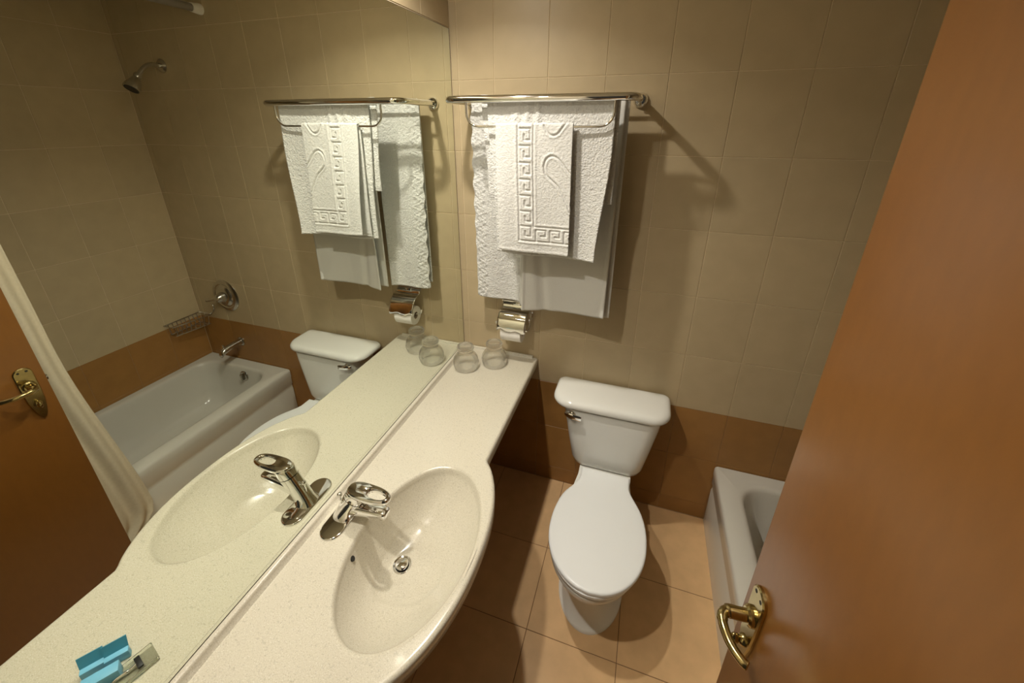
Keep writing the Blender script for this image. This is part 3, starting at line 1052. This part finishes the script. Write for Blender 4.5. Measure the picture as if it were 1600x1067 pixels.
def key_paths():
    K = []
    x0, x1 = 0.082, 0.139
    U = 0.0555
    v0 = 0.010
    K.append([(x0, -0.02), (x0, v0 + 7 * U)])
    K.append([(x1, -0.02), (x1, v0 + 6 * U)])
    w_ = x1 - x0
    for i in range(7):
        b_ = v0 + i * U
        K.append([(x0, b_), (x0 + 0.80 * w_, b_), (x0 + 0.80 * w_, b_ + 0.66 * U), (x0 + 0.42 * w_, b_ + 0.66 * U), (x0 + 0.42 * w_, b_ + 0.34 * U)])
    yb_, yt_ = v0 + 7 * U, v0 + 6 * U
    K.append([(x0, yb_), (0.285, yb_)])
    K.append([(x1, yt_), (0.285, yt_)])
    for i in range(3):
        a = x1 + 0.008 + i * U
        K.append([(a, yb_), (a, yt_ + 0.20 * U), (a + 0.68 * U, yt_ + 0.20 * U), (a + 0.68 * U, yt_ + 0.62 * U), (a + 0.36 * U, yt_ + 0.62 * U)])
    lf = [px(*p) for p in ((898, 262), (886, 250), (874, 236), (864, 232), (856, 236), (852, 246), (854, 257), (862, 265), (872, 273), (880, 285), (888, 300), (893, 312))]
    K.append([tuple(p)[:2] for p in spline([(x, y_, 0) for x, y_ in lf], 4)])
    ar = [px(*p) for p in ((851, 190), (856, 199), (864, 204), (872, 201), (879, 192), (884, 185))]
    K.append([tuple(p)[:2] for p in spline([(x, y_, 0) for x, y_ in ar], 4)])
    return K


KP = key_paths()
gu, gv = 230, 400
gx, gy = np.meshgrid(np.linspace(0, 0.276, gu + 1), np.linspace(-0.03, 0.46, gv + 1), indexing='ij')
PP = np.stack([gx, gy], -1)
DD = np.full(gx.shape, 9.0)
for k_ in KP:
    DD = np.minimum(DD, poly_dist(PP, [np.array(p) for p in k_]))
REL = -0.0040 * np.exp(-(DD / 0.0026) ** 2) + 0.0018 * np.exp(-((DD - 0.0075) / 0.0040) ** 2)


def hand_rel(dx, wd, z, fr):
    if not fr:
        return 0.0
    v = HT - z
    fi = min(gu, max(0, dx / wd * gu)); fj = (v + 0.03) / 0.49 * gv
    if fj < 0 or fj > gv:
        return 0.0
    return float(REL[int(round(fi)), int(round(fj))])


def hand_wave(u, z, fr, d, hem):
    k = sst(0.0, 0.3, d)
    if fr:
        return (-0.010 * k * math.sin(u * 5.5 + 0.6) * (0.4 + d) - 0.036 * d - 0.010 * k * sst(0.25, 0.0, u), -0.004 * k * math.sin(u * 3.1) - 0.010 * k * u)
    return (0.006 * k * math.sin(u * 7), 0.0)


t1 = cloth('hand_towel', lambda f, z: HW0 + (0.020 * sst(0, 0.44, HT - z) if f else -0.004 + 0.010 * sst(0.0, 0.4, HT - z)), lambda f, z: HW1 + (0.008 * sst(0, 0.44, HT - z) if f else 0.0),
           YR, HT, HBt, 1.425, 190, 560, rb=0.0085, th=0.004, rel=hand_rel, wave=hand_wave, mat='terry_fine')
recenter(t1, (0.43, YR, HT))
tag(t1, 'small white hand towel with an embossed Greek key border on the hanging wire', 'towel', 'white towels on the chrome rack')


# middle towel on the front shelf bar
def mid_wave(u, z, fr, d, hem):
    k = sst(0.0, 0.35, d)
    if fr:
        f1 = 0.010 * math.exp(-((u - 0.42 + 0.10 * d) / 0.022) ** 2) + 0.009 * math.exp(-((u - 0.355 + 0.45 * d) / 0.026) ** 2) + 0.007 * math.exp(-((u - 0.29 + 0.8 * d) / 0.03) ** 2)
        return (-0.6 * f1 * (1 - 0.5 * k) - 0.006 * k * math.sin(u * 6.0 + 0.8) * (0.3 + d) - 0.060 * d * u ** 5 + 0.014 * d * (1 - u), -0.012 * k * math.sin(u * 3.0) * (1 - u))
    return (0.008 * k * math.sin(u * 6.5), 0.0)


def mid_rel(dx, wd, z, fr):
    if fr:
        # flat woven band near the right-hand edge
        return 0.0
    return 0.0016 * math.cos(z * 700) if dx < 0.02 else 0.0


t2 = cloth('face_towel', lambda f, z: (0.252 + 0.030 * sst(0.0, 0.5, 1.974 - z)) if f else 0.225 + 0.02 * sst(0.0, 0.3, 1.974 - z), lambda f, z: (0.703 - 0.030 * sst(0.15, 0.56, 1.974 - z)) if f else 0.715,
           -0.234, 1.974, 1.412, 1.62, 110, 200, rb=0.010, th=0.005, wave=mid_wave, rel=mid_rel)
recenter(t2, (0.47, -0.234, 1.974))
tag(t2, 'medium white towel hanging right behind the small embossed hand towel', 'towel', 'white towels on the chrome rack')


# right bath towel
def br_wave(u, z, fr, d, hem):
    k = sst(0.0, 0.5, d)
    if fr:
        return (-0.014 * k * math.sin(u * 5.2 + 1.2 + 1.4 * d) + 0.010 * k * math.exp(-((u - 0.18 - 0.25 * (d - 0.5)) / 0.06) ** 2) - 0.012 * d, 0.016 * k * u)
    return (0.010 * k * math.sin(u * 5.0), 0.0)


t3 = cloth('bath_towel', lambda f, z: (0.372 - 0.008 * sst(0.2, 0.85, 1.974 - z)) if f else 0.345, lambda f, z: (0.726 - 0.006 * sst(0.2, 0.85, 1.974 - z)) if f else 0.740,
           -0.135, 1.974, 1.122, 1.130, 80, 220, rb=0.010, th=0.006, wave=br_wave, rel=lambda dx, wd, z, f: 0.003 * (f and (dx < 0.009 or wd - dx < 0.009)), mat='flat_cotton')
recenter(t3, (0.55, -0.135, 1.974))
tag(t3, 'large white bath towel hanging lowest on the right with a smooth face', 'towel', 'white towels on the chrome rack')


# left bath towel with rope relief along its left edge
def bl_rel(dx, wd, z, fr):
    if not fr or dx > 0.075:
        return 0.0
    ph = (z * 21.0) % 1.0
    cx_ = 0.030 + 0.020 * math.sin(2 * math.pi * ph)
    r1 = math.exp(-((dx - cx_) / 0.006) ** 2)
    cx2 = 0.030 - 0.020 * math.sin(2 * math.pi * ph + 0.9)
    r2 = math.exp(-((dx - cx2) / 0.006) ** 2)
    return 0.0045 * max(r1, 0.7 * r2) - 0.001


def bl_wave(u, z, fr, d, hem):
    k = sst(0.0, 0.5, d)
    if fr:
        return (-0.010 * k * math.sin(u * 6.0 + 0.3) - 0.006 * d - 0.004 * math.sin(z * 70) * sst(0.08, 0.0, u), -0.012 * k * u)
    return (0.006 * k * math.sin(u * 5.0), 0.0)


t4 = cloth('bath_towel', lambda f, z: (0.118 + 0.010 * sst(0.0, 0.8, 1.974 - z)) + 0.0025 * math.sin(z * 75) if f else 0.125, lambda f, z: 0.352 if f else 0.345,
           -0.075, 1.974, 1.135, 1.16, 100, 330, rb=0.010, th=0.006, rel=bl_rel, wave=bl_wave)
recenter(t4, (0.24, -0.075, 1.974))
tag(t4, 'large white bath towel at the left by the mirror with a raised wavy edge', 'towel', 'white towels on the chrome rack')

# ------------------------------------------------------------------ toilet paper holder and roll
RX0, RX1, RY, RZc, RRr = 0.243, 0.343, -0.064, 0.956, 0.050
ph = thing('paper_holder', 'chrome toilet paper holder with a curved cover on the wall above the counter end', 'holder', (0.29, 0.0, 1.09))
obj('wall_plate', lathe([(0.0, 0.0), (0.030, 0.0), (0.030, 0.004), (0.024, 0.010), (0.0, 0.010)], (0.300, 0.0, 1.075), (0, -1, 0), 24), 'chrome', ph)
obj('mount_block', box((0.280, -0.030, 1.062), (0.320, -0.006, 1.090), 0.004), 'chrome', ph)
rings = []
for i in range(17):
    tt = i / 16
    if tt < 0.25:
        q = tt / 0.25
        yy = -0.016 - 0.020 * q; z = 1.092 - 0.022 * q
    else:
        a = math.radians(78 + 100 * (tt - 0.25) / 0.75)
        yy = RY + 0.018 + 0.070 * math.cos(a) * 1.0 - 0.002; z = 0.990 + 0.082 * math.sin(a) - 0.016 * tt
    row = []
    for k_ in range(21):
        u = k_ / 20
        dz = 0.004 * math.sin(u * 12.0) * (tt > 0.93) + 0.005 * math.exp(-((u - 0.12) / 0.06) ** 2) * (tt > 0.93)
        row.append((RX0 - 0.016 + (RX1 - RX0 + 0.040) * u, yy, z + dz))
    rings.append(row)
bm = bmesh.new()
bm_loft(bm, rings, closed=False, cap0=False, cap1=False)
cv = obj('cover', bm, 'chrome', ph, 60)
md = cv.modifiers.new('s', 'SOLIDIFY'); md.thickness = 0.002; md.offset = 0
obj('hinge_pin', tube([(RX0 - 0.020, -0.018, 1.092), (RX1 + 0.018, -0.018, 1.092)], 0.004, 10), 'chrome', ph)
obj('roll_arm', tube(spline([(0.365, -0.020, 1.075), (0.372, -0.030, 1.04), (0.372, -0.050, 0.985), (0.366, -0.062, RZc + 0.012), (0.345, -0.064, RZc + 0.010), (0.28, -0.064, RZc + 0.010), (0.232, -0.064, RZc + 0.010), (0.214, -0.064, RZc + 0.016), (0.206, -0.064, RZc + 0.040)], 6), 0.004, 10), 'chrome', ph)
obj('side_ring', tube([(0.371, -0.030 + 0.028 * math.cos(a), 1.030 + 0.034 * math.sin(a)) for a in [2 * math.pi * q / 28 for q in range(28)]], 0.0035, 8, closed=True), 'chrome', ph)
pr_ = thing('toilet_roll', 'partly used white toilet paper roll under the chrome cover', 'toilet paper', ((RX0 + RX1) / 2, RY, RZc))
obj('paper', lathe([(0.0195, RX0), (RRr - 0.001, RX0), (RRr, RX0 + 0.001), (RRr, RX1 - 0.001), (RRr - 0.001, RX1), (0.0195, RX1)], (0, RY, RZc), (1, 0, 0), 40, closed=True), 'paper', pr_)
obj('core', lathe([(0.0175, RX0 + 0.0005), (0.0194, RX0 + 0.0005), (0.0194, RX1 - 0.0005), (0.0175, RX1 - 0.0005)], (0, RY, RZc), (1, 0, 0), 32, closed=True), 'card', pr_)

# ------------------------------------------------------------------ glasses, upside down on the counter end
gp_out = [(0.0455, 0.0), (0.049, 0.006), (0.0525, 0.018), (0.0535, 0.030), (0.050, 0.048), (0.042, 0.062), (0.034, 0.071), (0.030, 0.077), (0.031, 0.084), (0.0345, 0.090), (0.0355, 0.098), (0.033, 0.104), (0.026, 0.107), (0.0, 0.1075)]
gp_in = [(0.0, 0.074), (0.016, 0.073), (0.027, 0.069), (0.037, 0.060), (0.046, 0.046), (0.0495, 0.030), (0.0485, 0.018), (0.045, 0.006), (0.0425, 0.0)]
for i, (gx_, gy_) in enumerate(((0.094, -0.190), (0.214, -0.118))):
    bm = bmesh.new()
    prof = gp_out + gp_in
    bm_lathe(bm, [(r_ * 1.17, h * 1.17) for r_, h in prof], (gx_, gy_, CZ + 0.0004), (0, 0, 1), 72, closed=True)
    for v in bm.verts:                                   # shallow moulded flutes on the outside
        dx, dy, hz = v.co.x - gx_, v.co.y - gy_, v.co.z - CZ
        rr = math.hypot(dx, dy)
        if rr > 0.035 and 0.004 < hz < 0.085:
            f = 1 + 0.016 * math.cos(12 * math.atan2(dy, dx) + hz * 60) * math.sin(math.pi * (hz - 0.004) / 0.081)
            v.co.x, v.co.y = gx_ + dx * f, gy_ + dy * f
    g = obj('drinking_glass', bm, 'glass', None, 60)
    recenter(g, (gx_, gy_, CZ + 0.0004))
    tag(g, ('round clear drinking glass upside down on the counter, closest to the mirror', 'round clear drinking glass upside down on the counter, below the toilet paper')[i], 'glass', 'upturned glasses on the counter end')

# ------------------------------------------------------------------ amenities by the near end of the counter (seen in the mirror)


def carton(cx, cy, hx, hy, hz, rot, tilt, name, label, flap=True):
    e = thing(name, label, 'box', (cx, cy, CZ + 0.0005), 'blue amenity cartons', rot)
    bm = box((-hx, -hy, 0), (hx, hy, hz), 0.0012)
    obj('carton_body', bm, 'blue_card', e, 30, local=True)
    if flap:
        bm = bmesh.new()
        bm_loft(bm, [[(-hx, hy - 0.0016, hz), (hx, hy - 0.0016, hz), (hx, hy, hz), (-hx, hy, hz)], [(-hx - 0.001, hy + 0.008, hz + 0.022), (hx + 0.001, hy + 0.008, hz + 0.022), (hx + 0.001, hy + 0.0096, hz + 0.022), (-hx - 0.001, hy + 0.0096, hz + 0.022)]])
        obj('end_flap', bm, 'blue_card_dark', e, 30, local=True)
    return e


ROTC = math.radians(-56.5)
carton(0.146, -1.531, 0.030, 0.012, 0.028, ROTC, 0, 'amenity_carton', 'larger bright blue amenity carton next to the clear tray on the counter', False)
carton(0.188, -1.524, 0.020, 0.007, 0.020, ROTC, 0, 'amenity_carton', 'small blue carton with an open flap behind the larger one, nearer the doorway')
carton(0.161, -1.494, 0.020, 0.007, 0.022, ROTC, 0, 'amenity_carton', 'small blue carton with an open flap behind the larger one, nearer the sink')
tr_ = thing('clear_tray', 'small clear plastic tray lying by the blue amenity cartons', 'tray', (0.113, -1.506, CZ + 0.0005), None, math.radians(15))
bm = bmesh.new()
hx, hy = 0.024, 0.050
o0 = rrect(-hx, hx, -hy, hy, 0.003, 0.0); o1 = rrect(-hx, hx, -hy, hy, 0.003, 0.010); i1 = rrect(-hx + 0.0025, hx - 0.0025, -hy + 0.0025, hy - 0.0025, 0.002, 0.010); i0 = rrect(-hx + 0.0025, hx - 0.0025, -hy + 0.0025, hy - 0.0025, 0.002, 0.002)
bm_loft(bm, [o0, o1, i1, i0])
obj('tray_body', bm, 'clear_plastic', tr_, 30, local=True)
ck = thing('razor', 'small chrome and black razor lying in the clear plastic tray', 'razor', (0.113, -1.506, CZ + 0.003), None, math.radians(15))
obj('grip', tube(spline([(0.0, -0.040, 0.004), (0.004, -0.015, 0.006), (0.0, 0.005, 0.006), (0.0, 0.018, 0.008)], 5), [0.0035] * 5 + [0.004] * 5 + [0.003] * 6, 12), 'chrome', ck, 50, local=True)
obj('head', box((-0.015, 0.016, 0.005), (0.015, 0.026, 0.011), 0.0015), 'black', ck, 30, local=True)
